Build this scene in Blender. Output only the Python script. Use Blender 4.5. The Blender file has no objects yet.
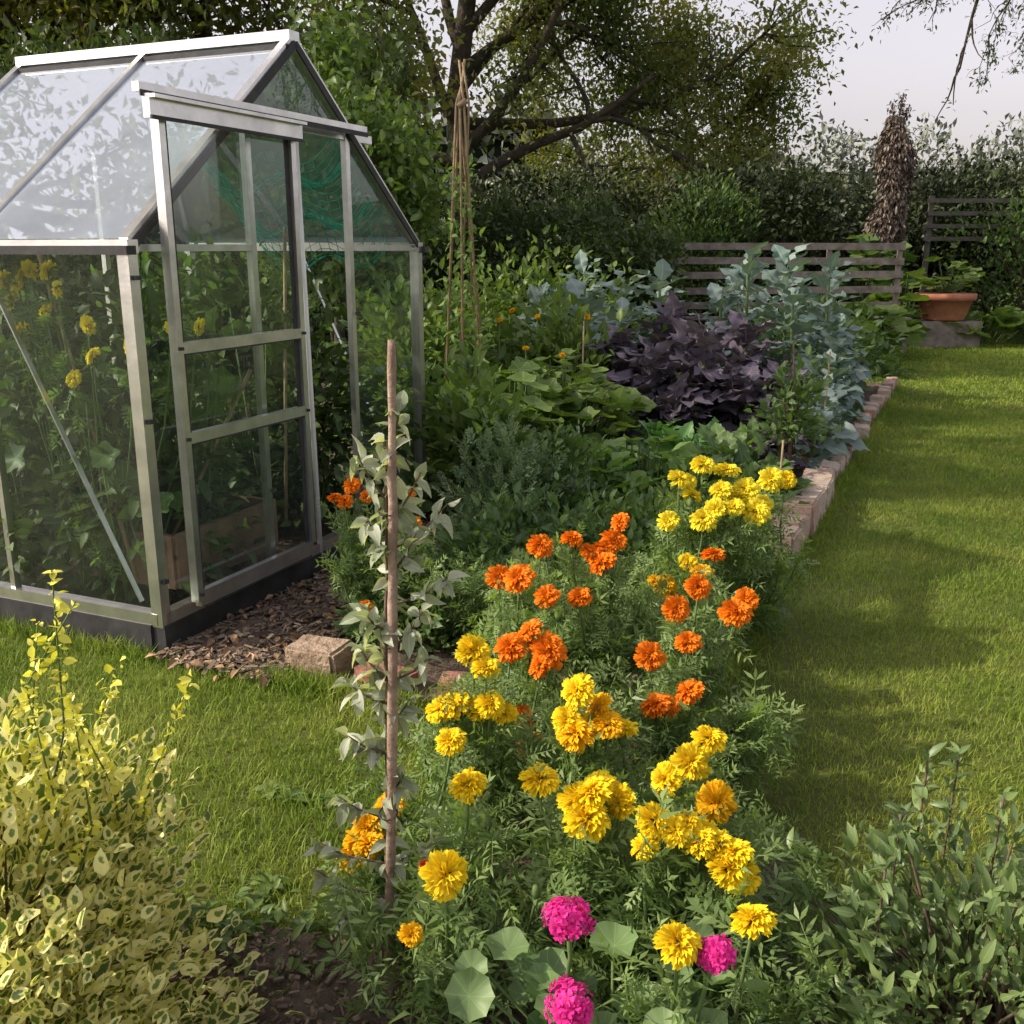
import bpy, bmesh, math, random
import numpy as np
from mathutils import Vector, Matrix
rng=np.random.default_rng(11); random.seed(5)
sc=bpy.context.scene
UP=np.array([0,0,1.0])
def nrm(a): 
    a=np.asarray(a,float); return a/(np.linalg.norm(a,axis=-1,keepdims=True)+1e-9)
def A(*a): return np.array(a,float)

# ---------------------------------------------------------------- materials
class NT:
    def __init__(s,name):
        s.m=bpy.data.materials.new(name); s.m.use_nodes=True; s.t=s.m.node_tree; s.t.nodes.clear()
        s.out=s.n('ShaderNodeOutputMaterial')
    def n(s,t,**k):
        x=s.t.nodes.new(t)
        for a,b in k.items(): setattr(x,a,b)
        return x
    def l(s,a,b): s.t.links.new(a,b)
    def mix(s,fac,a,b,bt='MIX'):
        x=s.n('ShaderNodeMix',data_type='RGBA',blend_type=bt)
        for i,v in ((0,fac),(6,a),(7,b)):
            if isinstance(v,(int,float)): x.inputs[i].default_value=v
            elif isinstance(v,(tuple,list)): x.inputs[i].default_value=(*v[:3],1)
            else: s.l(v,x.inputs[i])
        return x.outputs[2]
    def math(s,op,a,b=None,clamp=False):
        x=s.n('ShaderNodeMath',operation=op); x.use_clamp=clamp
        for i,v in ((0,a),(1,b)):
            if v is None: continue
            if isinstance(v,(int,float)): x.inputs[i].default_value=v
            else: s.l(v,x.inputs[i])
        return x.outputs[0]
    def noise(s,scale,detail=3,rough=.5,coord='Object',dist=0):
        tc=s.n('ShaderNodeTexCoord'); x=s.n('ShaderNodeTexNoise'); x.inputs['Scale'].default_value=scale
        x.inputs['Detail'].default_value=detail; x.inputs['Roughness'].default_value=rough; x.inputs['Distortion'].default_value=dist
        s.l(tc.outputs[coord],x.inputs['Vector']); return x.outputs['Fac']
    def ramp(s,f,p0,p1):
        x=s.n('ShaderNodeMapRange'); x.inputs[1].default_value=p0; x.inputs[2].default_value=p1; s.l(f,x.inputs[0]); return x.outputs[0]
    def bump(s,h,st=.3,d=.01):
        x=s.n('ShaderNodeBump'); x.inputs['Strength'].default_value=st; x.inputs['Distance'].default_value=d; s.l(h,x.inputs['Height']); return x.outputs[0]
    def bsdf(s,col,rough=.6,metal=0,normal=None,spec=.4,finish=True):
        b=s.n('ShaderNodeBsdfPrincipled')
        if isinstance(col,(tuple,list)): b.inputs['Base Color'].default_value=(*col[:3],1)
        else: s.l(col,b.inputs['Base Color'])
        if isinstance(rough,(int,float)): b.inputs['Roughness'].default_value=rough
        else: s.l(rough,b.inputs['Roughness'])
        b.inputs['Metallic'].default_value=metal; b.inputs['Specular IOR Level'].default_value=spec
        if normal is not None: s.l(normal,b.inputs['Normal'])
        if finish: s.l(b.outputs[0],s.out.inputs[0])
        return b
LB=1.6
def leafmat(name,c1,c2,c3=None,tr=.35,rough=.45,vein=.35,veincol=None,varieg=None,nscale=1.2,spec=.35):
    t=NT(name); c1=tuple(x*LB for x in c1); c2=tuple(x*LB for x in c2)
    at=t.n('ShaderNodeAttribute',attribute_name='var')
    col=t.mix(at.outputs['Fac'],c1,c2)
    if c3: col=t.mix(t.ramp(t.noise(nscale),.45,.68),col,c3)
    uv=t.n('ShaderNodeUVMap'); sp=t.n('ShaderNodeSeparateXYZ'); t.l(uv.outputs[0],sp.inputs[0])
    dv=t.math('ABSOLUTE',t.math('SUBTRACT',sp.outputs[1],.5))
    if varieg:
        du=t.math('ABSOLUTE',t.math('SUBTRACT',sp.outputs[0],.5))
        e=t.math('MAXIMUM',t.math('MULTIPLY',dv,2),t.math('MULTIPLY',du,1.7))
        e=t.math('ADD',e,t.math('MULTIPLY',t.math('SUBTRACT',t.noise(75,3,.7),.5),1.8))
        e=t.math('ADD',e,t.math('MULTIPLY',t.math('SUBTRACT',at.outputs['Fac'],.5),.9))
        col=t.mix(t.ramp(e,.32,.46),col,t.mix(t.noise(30,2),varieg,tuple(x*.85 for x in varieg[:2])+(varieg[2]*.5,)))
    if vein:
        vf=t.math('MULTIPLY',t.ramp(dv,.06,.0),vein,clamp=True)
        vc=veincol or tuple(min(1,x*1.9+.02) for x in c2)
        col=t.mix(vf,col,vc)
    b=t.bsdf(col,rough,spec=spec,finish=(tr==0))
    if tr:
        tl=t.n('ShaderNodeBsdfTranslucent'); t.l(t.mix(1.0,col,(1.35,1.45,.55),'MULTIPLY'),tl.inputs[0])
        mx=t.n('ShaderNodeMixShader'); mx.inputs[0].default_value=tr
        t.l(b.outputs[0],mx.inputs[1]); t.l(tl.outputs[0],mx.inputs[2]); t.l(mx.outputs[0],t.out.inputs[0])
    return t.m
def petalmat(name,inner,outer,tr=.3):
    t=NT(name); uv=t.n('ShaderNodeUVMap'); sp=t.n('ShaderNodeSeparateXYZ'); t.l(uv.outputs[0],sp.inputs[0])
    col=t.mix(t.ramp(sp.outputs[0],.35,.95),inner,outer)
    col=t.mix(t.math('MULTIPLY',sp.outputs[1],.35),col,tuple(x*.75 for x in outer))
    b=t.bsdf(col,.6,spec=.2,finish=False); tl=t.n('ShaderNodeBsdfTranslucent'); t.l(col,tl.inputs[0])
    mx=t.n('ShaderNodeMixShader'); mx.inputs[0].default_value=tr
    t.l(b.outputs[0],mx.inputs[1]); t.l(tl.outputs[0],mx.inputs[2]); t.l(mx.outputs[0],t.out.inputs[0]); return t.m
def noisemat(name,c1,c2,scale=8,rough=.8,bs=.4,bd=.01,detail=5,metal=0,usevar=False,spec=.3,c3=None):
    t=NT(name); f=t.noise(scale,detail,.6); col=t.mix(t.ramp(f,.3,.7),c1,c2)
    if usevar:
        at=t.n('ShaderNodeAttribute',attribute_name='var'); col=t.mix(t.math('MULTIPLY',at.outputs['Fac'],.8),col,c3 or c2)
    t.bsdf(col,rough,metal,t.bump(t.noise(scale*3,detail,.6),bs,bd),spec); return t.m

M_bark=noisemat('bark',(.035,.028,.02),(.09,.075,.055),6,.9,.8,.03)
M_stem=noisemat('green_stem',(.07,.12,.03),(.12,.18,.06),20,.6,.1)
M_twig=noisemat('woody_twig',(.07,.05,.035),(.16,.12,.08),30,.8,.3)
M_cane=noisemat('bamboo_cane',(.22,.155,.085),(.36,.27,.16),25,.6,.2)
M_stake=noisemat('weathered_stake',(.15,.095,.07),(.42,.31,.24),22,.85,1,.006)
M_soil=noisemat('soil',(.075,.056,.042),(.17,.13,.095),14,.95,.9,.03)
M_chip=noisemat('bark_chip',(.08,.06,.045),(.19,.14,.10),20,.9,.4,.004,usevar=True,c3=(.34,.27,.20))
M_brick=noisemat('edging_brick',(.30,.15,.10),(.46,.30,.22),11,.9,1,.018,usevar=True,c3=(.52,.46,.38))
M_redbrick=noisemat('red_brick',(.20,.085,.06),(.36,.18,.13),14,.9,1,.015)
M_stone=noisemat('stone',(.22,.15,.10),(.46,.36,.26),9,.9,1,.03)
M_terra=noisemat('terracotta',(.30,.10,.06),(.45,.20,.12),6,.8,.2)
M_wood=noisemat('grey_weathered_wood',(.12,.10,.085),(.28,.25,.22),7,.85,.5,.008)
M_fence=noisemat('dark_fence_wood',(.07,.065,.055),(.15,.14,.12),8,.85,.5,.008)
M_alu=noisemat('aluminium_frame',(.50,.50,.49),(.74,.73,.71),9,.28,.25,.003,metal=.9,spec=.5)
M_dark=noisemat('dark_plinth',(.02,.02,.022),(.05,.05,.05),10,.6,.2)
M_white=noisemat('white_plastic',(.7,.7,.68),(.8,.8,.78),5,.4,.05)
M_net=noisemat('green_netting',(.02,.38,.26),(.03,.48,.32),5,.6,.05)
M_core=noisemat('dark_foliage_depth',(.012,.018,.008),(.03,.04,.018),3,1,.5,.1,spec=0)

def glassmat(name,refl,k,d0,d1,tint,dust_sky_col=(.6,.64,.68)):
    t=NT(name); tr=t.n('ShaderNodeBsdfTransparent'); tr.inputs[0].default_value=(*tint,1)
    gl=t.n('ShaderNodeBsdfGlossy'); gl.inputs['Roughness'].default_value=.015; gl.inputs[0].default_value=(.92,.95,1,1)
    lw=t.n('ShaderNodeLayerWeight'); lw.inputs['Blend'].default_value=.5
    f=t.math('ADD',t.math('MULTIPLY',t.math('POWER',lw.outputs['Facing'],3.0),k),refl,clamp=True)
    m1=t.n('ShaderNodeMixShader'); t.l(f,m1.inputs[0]); t.l(tr.outputs[0],m1.inputs[1]); t.l(gl.outputs[0],m1.inputs[2])
    df=t.n('ShaderNodeBsdfDiffuse'); df.inputs[0].default_value=(*dust_sky_col,1)
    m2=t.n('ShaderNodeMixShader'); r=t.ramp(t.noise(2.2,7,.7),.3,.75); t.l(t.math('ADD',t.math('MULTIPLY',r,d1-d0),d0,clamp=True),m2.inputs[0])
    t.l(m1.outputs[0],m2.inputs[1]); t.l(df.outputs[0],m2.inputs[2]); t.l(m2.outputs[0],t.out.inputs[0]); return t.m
M_glass=glassmat('greenhouse_glass',.05,.45,.008,.03,(.84,.90,.86))
M_roofglass=glassmat('roof_glass',.46,.3,.40,.55,(.7,.78,.8),(.40,.46,.54))  # diffuse layer: dust plus a painted blue-grey sky reflection on the panes

# ---------------------------------------------------------------- mesh builder
class MB:
    def __init__(s): s.v=[];s.lt=[];s.li=[];s.uv=[];s.var=[];s.mi=[];s.n=0
    def add(s,T,P,R=None,S=1.0,var=None,mat=0):
        V,F,UV=T; P=np.atleast_2d(P).astype(float); N=len(P); m=len(V)
        if N==0: return
        if R is None: R=np.tile(np.eye(3),(N,1,1))
        S=np.asarray(S,float)
        if S.ndim==0: S=np.full((N,3),float(S))
        elif S.ndim==1 and len(S)==N: S=np.repeat(S[:,None],3,1)
        W=np.einsum('nij,nmj->nmi',R,V[None]*S[:,None,:])+P[:,None]
        s.v.append(W.reshape(-1,3))
        L=np.concatenate([np.array(f) for f in F]); lens=np.array([len(f) for f in F])
        s.li.append((L[None]+(np.arange(N)*m)[:,None]+s.n).ravel()); s.lt.append(np.tile(lens,N))
        s.uv.append(np.tile(UV[L],(N,1)))
        if var is None: var=rng.random(N)
        s.var.append(np.repeat(np.broadcast_to(np.asarray(var,float),(N,)),m)); s.mi.append(np.full(N*len(F),mat)); s.n+=N*m
    def tube(s,pts,rad,k=6,mat=0,var=.5,cap=True):
        pts=np.asarray(pts,float); n=len(pts); rad=np.broadcast_to(np.asarray(rad,float),(n,))
        d=nrm(np.gradient(pts,axis=0)); h=A(1,0,0) if abs(d[0][0])<.8 else A(0,1,0)
        x=nrm(np.cross(d,h)); y=np.cross(d,x); a=np.arange(k)*2*math.pi/k
        V=(pts[:,None]+rad[:,None,None]*(np.cos(a)[None,:,None]*x[:,None]+np.sin(a)[None,:,None]*y[:,None])).reshape(-1,3)
        F=[(i*k+j,i*k+(j+1)%k,(i+1)*k+(j+1)%k,(i+1)*k+j) for i in range(n-1) for j in range(k)]
        if cap: F.append(tuple(range(k-1,-1,-1))); F.append(tuple((n-1)*k+j for j in range(k)))
        UV=np.stack([np.repeat(np.linspace(0,1,n),k),np.tile(np.linspace(0,1,k),n)],1)
        s.add((V,F,UV),A(0,0,0),mat=mat,var=[var])
    def bar(s,p,q,w,d,up=(0,0,1),mat=0,var=.5):
        p=A(*p);q=A(*q); y=nrm(q-p); x=nrm(np.cross(y,A(*up))); z=np.cross(x,y); L=np.linalg.norm(q-p)
        R=np.stack([x,y,z],-1)[None]; s.add(T_box,[(p+q)/2],R,A(w,L,d)[None],[var],mat)
    def build(s,name,mats,smooth=True,parent=None):
        V=np.concatenate(s.v); li=np.concatenate(s.li); lt=np.concatenate(s.lt); me=bpy.data.meshes.new(name)
        me.vertices.add(len(V)); me.vertices.foreach_set('co',V.astype(np.float32).ravel())
        me.loops.add(len(li)); me.loops.foreach_set('vertex_index',li.astype(np.int32))
        me.polygons.add(len(lt)); st=np.concatenate([[0],np.cumsum(lt)[:-1]]); me.polygons.foreach_set('loop_start',st.astype(np.int32))
        me.polygons.foreach_set('material_index',np.concatenate(s.mi).astype(np.int32))
        me.polygons.foreach_set('use_smooth',np.full(len(lt),smooth))
        me.update(calc_edges=True)
        u=me.uv_layers.new(name='UVMap'); u.data.foreach_set('uv',np.concatenate(s.uv).astype(np.float32).ravel())
        a=me.attributes.new('var','FLOAT','POINT'); a.data.foreach_set('value',np.concatenate(s.var).astype(np.float32))
        for m in mats: me.materials.append(m)
        o=bpy.data.objects.new(name,me); sc.collection.objects.link(o)
        if parent: o.parent=parent
        return o
def empty(name):
    o=bpy.data.objects.new(name,None); sc.collection.objects.link(o); return o
def frames(D,Nh):
    y=nrm(D); x=nrm(np.cross(y,Nh)); z=np.cross(x,y); return np.stack([x,y,z],-1)
def t_box(bev,cuts=0):
    bm=bmesh.new(); bmesh.ops.create_cube(bm,size=1)
    if bev: bmesh.ops.bevel(bm,geom=bm.edges[:],offset=bev,segments=2,affect='EDGES')
    if cuts:
        bmesh.ops.subdivide_edges(bm,edges=bm.edges[:],cuts=cuts,use_grid_fill=True)
        for v in bm.verts:
            c=v.co; q=math.sin(c.x*9+c.y*7)*math.cos(c.z*8+c.y*11); v.co=c*(1+.035*q+random.uniform(-.015,.015))
    bm.verts.index_update(); V=np.array([v.co[:] for v in bm.verts]); F=[tuple(v.index for v in f.verts) for f in bm.faces]; bm.free()
    return V,F,np.zeros((len(V),2))
T_box=t_box(0); T_bev=t_box(.07); T_brk=[t_box(.05,2),t_box(.07,2),t_box(.06,2)]
def t_leaf(nu=4,nv=2,w=.5,fold=.15,droop=.2,wave=0,freq=9,pet=0,pw=.85,serr=0):
    us=np.linspace(0,1,nu+1); vs=np.linspace(-1,1,nv+1); V=[];UV=[]
    for i,u in enumerate(us):
        uu=max(0,(u-pet)/(1-pet)); wd=w*max(.03,math.sin(math.pi*uu**pw)**.8 if 0<uu<1 else 0)
        if u<=pet: wd=.03
        if serr and i%2: wd*=(1-serr)
        for v in vs:
            V.append((v*wd*.5, u*(1-.15*droop), fold*abs(v)*wd-droop*u*u+wave*math.sin(freq*u+(2 if v>0 else 0))*abs(v)*(wd/w)))
            UV.append((u,v*.5+.5))
    c=nv+1; F=[(i*c+j,i*c+j+1,(i+1)*c+j+1,(i+1)*c+j) for i in range(nu) for j in range(nv)]
    return np.array(V),F,np.array(UV)
def t_round(n=20,lobes=5,dep=.12,cup=.1,wav=.05):
    V=[(0,.42,0)];UV=[(0,.5)]
    for k,r in enumerate((.26,.5)):
        for j in range(n):
            th=2*math.pi*j/n+math.pi/2; c=math.cos(lobes*(th-math.pi/2)); rr=r*(1+dep*c*(k))
            V.append((rr*math.cos(th),.42+rr*math.sin(th),cup*rr*rr*4+wav*k*math.sin(3*th+1)-.05*c*k))
            UV.append((r*2,.5+.25*(1-c)))
    F=[(0,1+j,1+(j+1)%n) for j in range(n)]+[(1+j,1+n+j,1+n+(j+1)%n,1+(j+1)%n) for j in range(n)]
    return np.array(V),F,np.array(UV)
def t_pinnate(n=6,ll=.42,lw=.11,sd=0):
    r_=np.random.default_rng(sd); V=[];F=[];UV=[]
    def lf(x,y,dx,dy,L,W,z):
        b=len(V); px,py=-dy,dx; tz=r_.uniform(-.2,.2)
        for a,s_,zz in ((0,0,0),(.45,.5,.03),(1,0,-.08+tz),(.45,-.5,.03)):
            V.append((x+dx*a*L+px*s_*W,y+dy*a*L+py*s_*W,z+zz*L*2)); UV.append((a,.5+s_))
        F.append((b,b+1,b+2,b+3))
    for i in range(n):
        y=.12+.75*i/(n-1); L=ll*(1-.5*abs(i/(n-1)-.45))*r_.uniform(.75,1.15); z=-.25*y*y
        for sgn in (-1,1):
            q=r_.uniform(.6,.95); lf(0,y+r_.uniform(-.03,.03),sgn*q,math.sqrt(1-q*q),L,lw,z)
    lf(0,.87,0,1,ll*.7,lw,-.2)
    b=len(V); V+= [(-.012,0,0),(.012,0,0),(.008,.9,-.22),(-.008,.9,-.22)]; UV+=[(0,.5)]*4; F.append((b,b+1,b+2,b+3))
    return np.array(V),F,np.array(UV)
def t_pom(seed=1,flat=.62):
    r_=np.random.default_rng(seed); V=[];F=[];UV=[]
    for k,(phi,n,r1) in enumerate([(6,4,.62),(24,8,.74),(42,12,.84),(58,15,.92),(74,17,1.0),(91,17,1.05),(108,14,1.0)]):
        for j in range(n):
            az=2*math.pi*(j+.5*(k%2)+r_.uniform(-.4,.4))/n; ph=math.radians(phi+r_.uniform(-13,13)); pr=r_.random()
            d=A(math.sin(ph)*math.cos(az),math.sin(ph)*math.sin(az),math.cos(ph)); t=A(-math.sin(az),math.cos(az),0); nn=np.cross(d,t)
            tw=r_.uniform(-.7,.7); t,nn=t*math.cos(tw)+nn*math.sin(tw),nn*math.cos(tw)-t*math.sin(tw)
            wd=.27+.10*r_.random(); L=r1*(.86+.26*r_.random()); b=len(V)
            for a,ww in ((.35,.25),(.75,.8),(1,1)):
                for q,c in enumerate((-1,-.35,.35,1)):
                    rf=(.09*(1 if q%2 else -1))*a
                    p=d*L*a*(1-.08*(q%2)*(a>.9))+t*wd*.5*ww*c*1.1+nn*(rf-.16*a*a)
                    V.append((p[0],p[1],p[2]*flat)); UV.append((a*.6+.4*L,pr))
            for i in range(2):
                for q in range(3): F.append((b+i*4+q,b+i*4+q+1,b+i*4+q+5,b+i*4+q+4))
    return np.array(V),F,np.array(UV)
def t_floret():
    V=[(0,0,0)];F=[];UV=[(0,.5)]
    for j in range(5):
        a=2*math.pi*j/5; b=len(V)
        for r,da in ((.6,-.42),(1,-.3),(1.05,.3),(.6,.42)):
            V.append((r*math.cos(a+da),r*math.sin(a+da),.12*r)); UV.append((r,.2))
        F.append((0,b,b+1,b+2,b+3))
    return np.array(V),F,np.array(UV)
TL_simple=t_leaf(2,2,.5,.2,.25); TL_small=t_leaf(3,2,.55,.2,.3); TL_lance=t_leaf(4,2,.36,.18,.3); TL_oval=t_leaf(4,4,.66,.12,.2,.03)
TL_apple=t_leaf(5,2,.5,.3,.45,.05,7)
TL_serr=t_leaf(8,2,.55,.15,.35,serr=.22); TL_kale=t_leaf(12,6,.52,.10,.5,.12,22,pet=.15,serr=.18); TL_cab=t_leaf(12,6,.62,.14,.5,.11,19,pet=.25,pw=1.1,serr=.18)
TL_curl=t_leaf(14,6,.6,.2,.4,.16,44,pet=.15,serr=.2); T_round=t_round(); T_squash=t_round(25,5,.16,.12,.05); T_ger=t_round(24,8,.07,.2,.08)
T_pin=t_pinnate(); T_m=[t_pinnate(5,.46,.085,1),t_pinnate(6,.40,.095,2),t_pinnate(4,.5,.10,3)]; T_poms=[t_pom(i,f) for i,f in ((1,.78),(2,.9),(3,.7),(4,.82))]; T_flo=t_floret()

def rdir(n):
    return nrm(rng.normal(size=(n,3)))
def leaves(mb,T,P,D,size,mat=0,jit=.6,var=None,sv=.35,nh=None):
    N=len(P)
    if N==0: return
    nh=(UP if nh is None else nh)+rng.normal(size=(N,3))*jit
    mb.add(T,P,frames(D,nh),size*(1-sv+2*sv*rng.random(N)),var,mat)
def bush(name,c,r,n,T,size,mats,clumps=60,cs=.2,lift=.5,stems=True,fill=(.45,1.0),jit=.6,mb=None,mat=0,smat=1,build=True,sr=.004,zmin=.05):
    mb=mb or MB(); c=A(*c); r=A(*r)
    d=rdir(clumps); d[:,2]=np.abs(d[:,2])
    cc=c+d*r*rng.uniform(fill[0],fill[1],(clumps,1)); cc[:,2]=np.maximum(cc[:,2],zmin)
    cv=rng.random(clumps); idx=rng.integers(0,clumps,n)
    P=cc[idx]+rng.normal(size=(n,3))*cs*r.mean(); P[:,2]=np.maximum(P[:,2],c[2]+.02)
    D=nrm((P-c)/r)+UP*lift+rng.normal(size=(n,3))*.5
    leaves(mb,T,P,D,size,mat,jit,np.clip(.5*rng.random(n)+.5*cv[idx],0,1))
    if stems:
        for k in range(clumps):
            b=c+A(rng.normal()*.06*r[0],rng.normal()*.06*r[1],0); q=cc[k]; m=(b+q)/2+A(0,0,.1*r[2])+rng.normal(size=3)*.03*r[0]
            mb.tube([b,m,q],[sr*1.5,sr,sr*.6],4,smat,cap=False)
    return mb.build(name,mats) if build else mb
# ---------------------------------------------------------------- foliage materials
L_mari=leafmat('marigold_leaf',(.055,.10,.03),(.14,.20,.07),vein=0)
L_euo=leafmat('variegated_leaf',(.06,.10,.025),(.12,.17,.035),vein=0,varieg=(.84,.79,.42),rough=.4,tr=.25)
L_euoy=leafmat('yellow_shoot_leaf',(.38,.36,.05),(.50,.48,.10),vein=0,tr=.3)
L_shrub=leafmat('glossy_shrub_leaf',(.05,.085,.03),(.13,.18,.065),rough=.38,vein=.3,tr=.25)
L_apple=leafmat('apple_leaf',(.14,.17,.11),(.30,.32,.26),rough=.5,vein=.3)
L_mint=leafmat('herb_leaf',(.035,.07,.025),(.10,.155,.05))
L_dark=leafmat('dark_leaf',(.025,.042,.016),(.065,.095,.03),tr=.25,vein=.2)
L_green=leafmat('mid_green_leaf',(.05,.09,.024),(.13,.185,.05))
L_bright=leafmat('bright_green_leaf',(.065,.13,.03),(.15,.23,.06))
L_tree=leafmat('tree_leaf',(.035,.052,.018),(.11,.14,.04),(.22,.20,.045),tr=.45,vein=0,nscale=.5)
L_hedge=leafmat('hedge_leaf',(.016,.026,.012),(.055,.075,.03),(.085,.10,.04),tr=0,vein=0,nscale=.9)
L_purple=leafmat('purple_kale_leaf',(.05,.043,.058),(.12,.105,.135),rough=.45,tr=.1,vein=.7,veincol=(.30,.20,.27))
L_blue=leafmat('brassica_leaf',(.075,.125,.105),(.165,.215,.20),rough=.55,tr=.18,vein=.7,veincol=(.38,.44,.38))
L_curl=leafmat('curly_kale_leaf',(.05,.13,.035),(.11,.21,.07),tr=.2)
L_brown=leafmat('dead_conifer_leaf',(.045,.036,.028),(.11,.085,.065),tr=0,vein=0)
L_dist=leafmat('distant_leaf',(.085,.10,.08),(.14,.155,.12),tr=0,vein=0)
L_silver=leafmat('feathery_herb_leaf',(.06,.10,.045),(.14,.19,.10),tr=.2,vein=0)
L_ger=leafmat('geranium_leaf',(.05,.095,.03),(.11,.165,.065),tr=.2,vein=.35)
L_litter=leafmat('fallen_leaf',(.10,.055,.03),(.24,.15,.08),tr=0,vein=.2)
P_yel=petalmat('yellow_petal',(.88,.50,.0),(.97,.76,.02)); P_gold=petalmat('golden_petal',(.85,.36,.0),(.95,.58,.01)); P_lem=petalmat('lemon_petal',(.90,.62,.0),(.98,.86,.05))
P_or=petalmat('orange_petal',(.68,.13,.0),(.93,.27,.01)); P_pink=petalmat('pink_petal',(.65,.02,.22),(.85,.05,.38)); P_red=petalmat('red_petal',(.5,.02,.01),(.75,.05,.01))

# ---------------------------------------------------------------- ground
def edgeX(y): return 1.10+.457*(y-4.29)
def groundmat():
    t=NT('lawn_ground'); a=t.noise(.9,4); b=t.noise(40,6,.7); 
    c=t.mix(t.ramp(a,.35,.65),(.08,.12,.022),(.15,.19,.03)); c=t.mix(t.ramp(b,.35,.7),c,(.08,.075,.03))
    t.bsdf(c,.9,0,t.bump(b,.6,.02),.2); return t.m
mb=MB(); n=60; xs=np.concatenate([[-400],np.linspace(-30,30,n),[400]]); ys=np.concatenate([[-400],np.linspace(-10,50,n),[400]])
V=np.array([(x,y,0) for y in ys for x in xs]); c=len(xs)
mb.add((V,[(i*c+j,i*c+j+1,(i+1)*c+j+1,(i+1)*c+j) for i in range(c-1) for j in range(c-1)],np.zeros((len(V),2))),A(0,0,0))
mb.build('ground',[groundmat()])

GA=A(-1.32,3.54); gd=nrm(A(.40,.9165)); gp_=A(-gd[1],gd[0]); GW=2.04; GL=1.5; EV=1.5; RG=2.33; TT=(0,.75,1.5)
def gp(s,t,z): q=GA+gd*s+gp_*t; return (q[0],q[1],z)
def gcoord(X,Y): dx=X-GA[0];dy=Y-GA[1]; return dx*gd[0]+dy*gd[1], dx*gp_[0]+dy*gp_[1]
def is_soil(X,Y):
    e=edgeX(Y); s,t=gcoord(X,Y)
    bed=(Y>3.18-.6*(X+.28)*(X<-.28)+0*X)&(X<e)&(Y<11.3)&(X>-.75)
    behind=(s>-.02)&(X<e)&(Y<11.3)&(X>-7)&(t<8)
    front=(Y>.5)&(((Y<1.88+.07*np.sin(9*X))&(X>-1.5)&(X<1.7))|((X>-.10)&(X<.66+.04*np.sin(12*Y))&(Y<3.3)))
    mulch=(s>-.05)&(t<0)&(t>-.55)&(s<2.6)
    return bed|behind|front|mulch
g=.04; X,Y=np.meshgrid(np.arange(-7,6,g),np.arange(.5,11.4,g)); H=.012+.035*rng.random(X.shape)*(.5+.5*np.sin(X*7)*np.cos(Y*6))+.018*rng.random(X.shape)
W=X.shape[1]; m=is_soil(X,Y); cell=m[:-1,:-1]&m[1:,:-1]&m[:-1,1:]&m[1:,1:]
ii,jj=np.nonzero(cell); F=[(i*W+j,i*W+j+1,(i+1)*W+j+1,(i+1)*W+j) for i,j in zip(ii,jj)]
mb=MB(); V=np.stack([X,Y,H],-1).reshape(-1,3); mb.add((V,F,np.zeros((len(V),2))),A(0,0,0)); mb.build('garden_bed_soil',[M_soil])
# grass
def grass():
    t=NT('grass_blade'); at=t.n('ShaderNodeAttribute',attribute_name='var')
    c=t.mix(at.outputs['Fac'],(.12,.20,.022),(.27,.38,.05)); c=t.mix(t.math('MULTIPLY',t.ramp(t.noise(1.3,5,.65),.46,.66),.7),c,(.42,.46,.09))
    c=t.mix(t.math('MULTIPLY',t.ramp(t.noise(.6,4,.6),.5,.64),.55),c,(.08,.15,.02))
    b=t.bsdf(c,.55,spec=.25,finish=False); tl=t.n('ShaderNodeBsdfTranslucent'); t.l(c,tl.inputs[0]); mx=t.n('ShaderNodeMixShader'); mx.inputs[0].default_value=.35
    t.l(b.outputs[0],mx.inputs[1]); t.l(tl.outputs[0],mx.inputs[2]); t.l(mx.outputs[0],t.out.inputs[0]); return t.m
M_grass=grass()
T_blade=(np.array([(-.5,0,0),(.5,0,0),(.35,.12,.55),(-.35,.12,.55),(0,.45,1)],float),[(0,1,2,3),(3,2,4)],np.zeros((5,2)))
mb=MB()
for (x0,x1,y0,y1,dens,w,h) in [(-2.4,4,1.6,4.2,9000,.0032,.030),(1,4.6,4.2,6.5,7000,.004,.031),(1.5,6,6.5,9.5,4000,.006,.034),(3,9.5,9.5,17.3,1300,.012,.040),(-2.5,.2,1.2,3.6,4000,.004,.045)]:
    N=int((x1-x0)*(y1-y0)*dens); x=rng.uniform(x0,x1,N); y=rng.uniform(y0,y1,N)
    k=~is_soil(x,y)&(np.abs(x)<.62*y+.5); 
    worn=np.exp(-((x-edgeX(np.maximum(y,2.6))-.28)/.2)**2)*(y<4.4); k&=rng.random(N)>worn*.5
    s,t=gcoord(x,y); k&=~((s>-.03)&(t>-.1)); x=x[k];y=y[k];N=len(x)
    a=rng.uniform(0,2*math.pi,N); tl=rng.normal(size=(N,2))*.3; z=nrm(np.stack([tl[:,0],tl[:,1],np.ones(N)],1)); yy=np.stack([np.cos(a),np.sin(a),np.zeros(N)],1)
    xx=nrm(np.cross(yy,z)); yy=np.cross(z,xx); hh=h*rng.uniform(.45,1.3,N)*(1+.25*np.sin(x*5+y*3)*np.cos(y*6-x*2))
    mb.add(T_blade,np.stack([x,y,np.zeros(N)],1),np.stack([xx,yy,z],-1),np.stack([np.full(N,w),hh,hh],1),None)
N=5000; y=rng.uniform(3.2,11,N); x=edgeX(y)+.09+np.abs(rng.normal(size=N))*.035; a=rng.uniform(0,6.28,N)
def tuft(x,y,hh):
    N=len(x); a=rng.uniform(0,6.28,N); z=nrm(np.stack([rng.normal(size=N)*.35,rng.normal(size=N)*.35,np.ones(N)],1)); yy=np.stack([np.cos(a),np.sin(a),0*a],1); xx=nrm(np.cross(yy,z))
    mb.add(T_blade,np.stack([x,y,0*x],1),np.stack([xx,np.cross(z,xx),z],-1),np.stack([np.full(N,.005),hh,hh],1))
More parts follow.
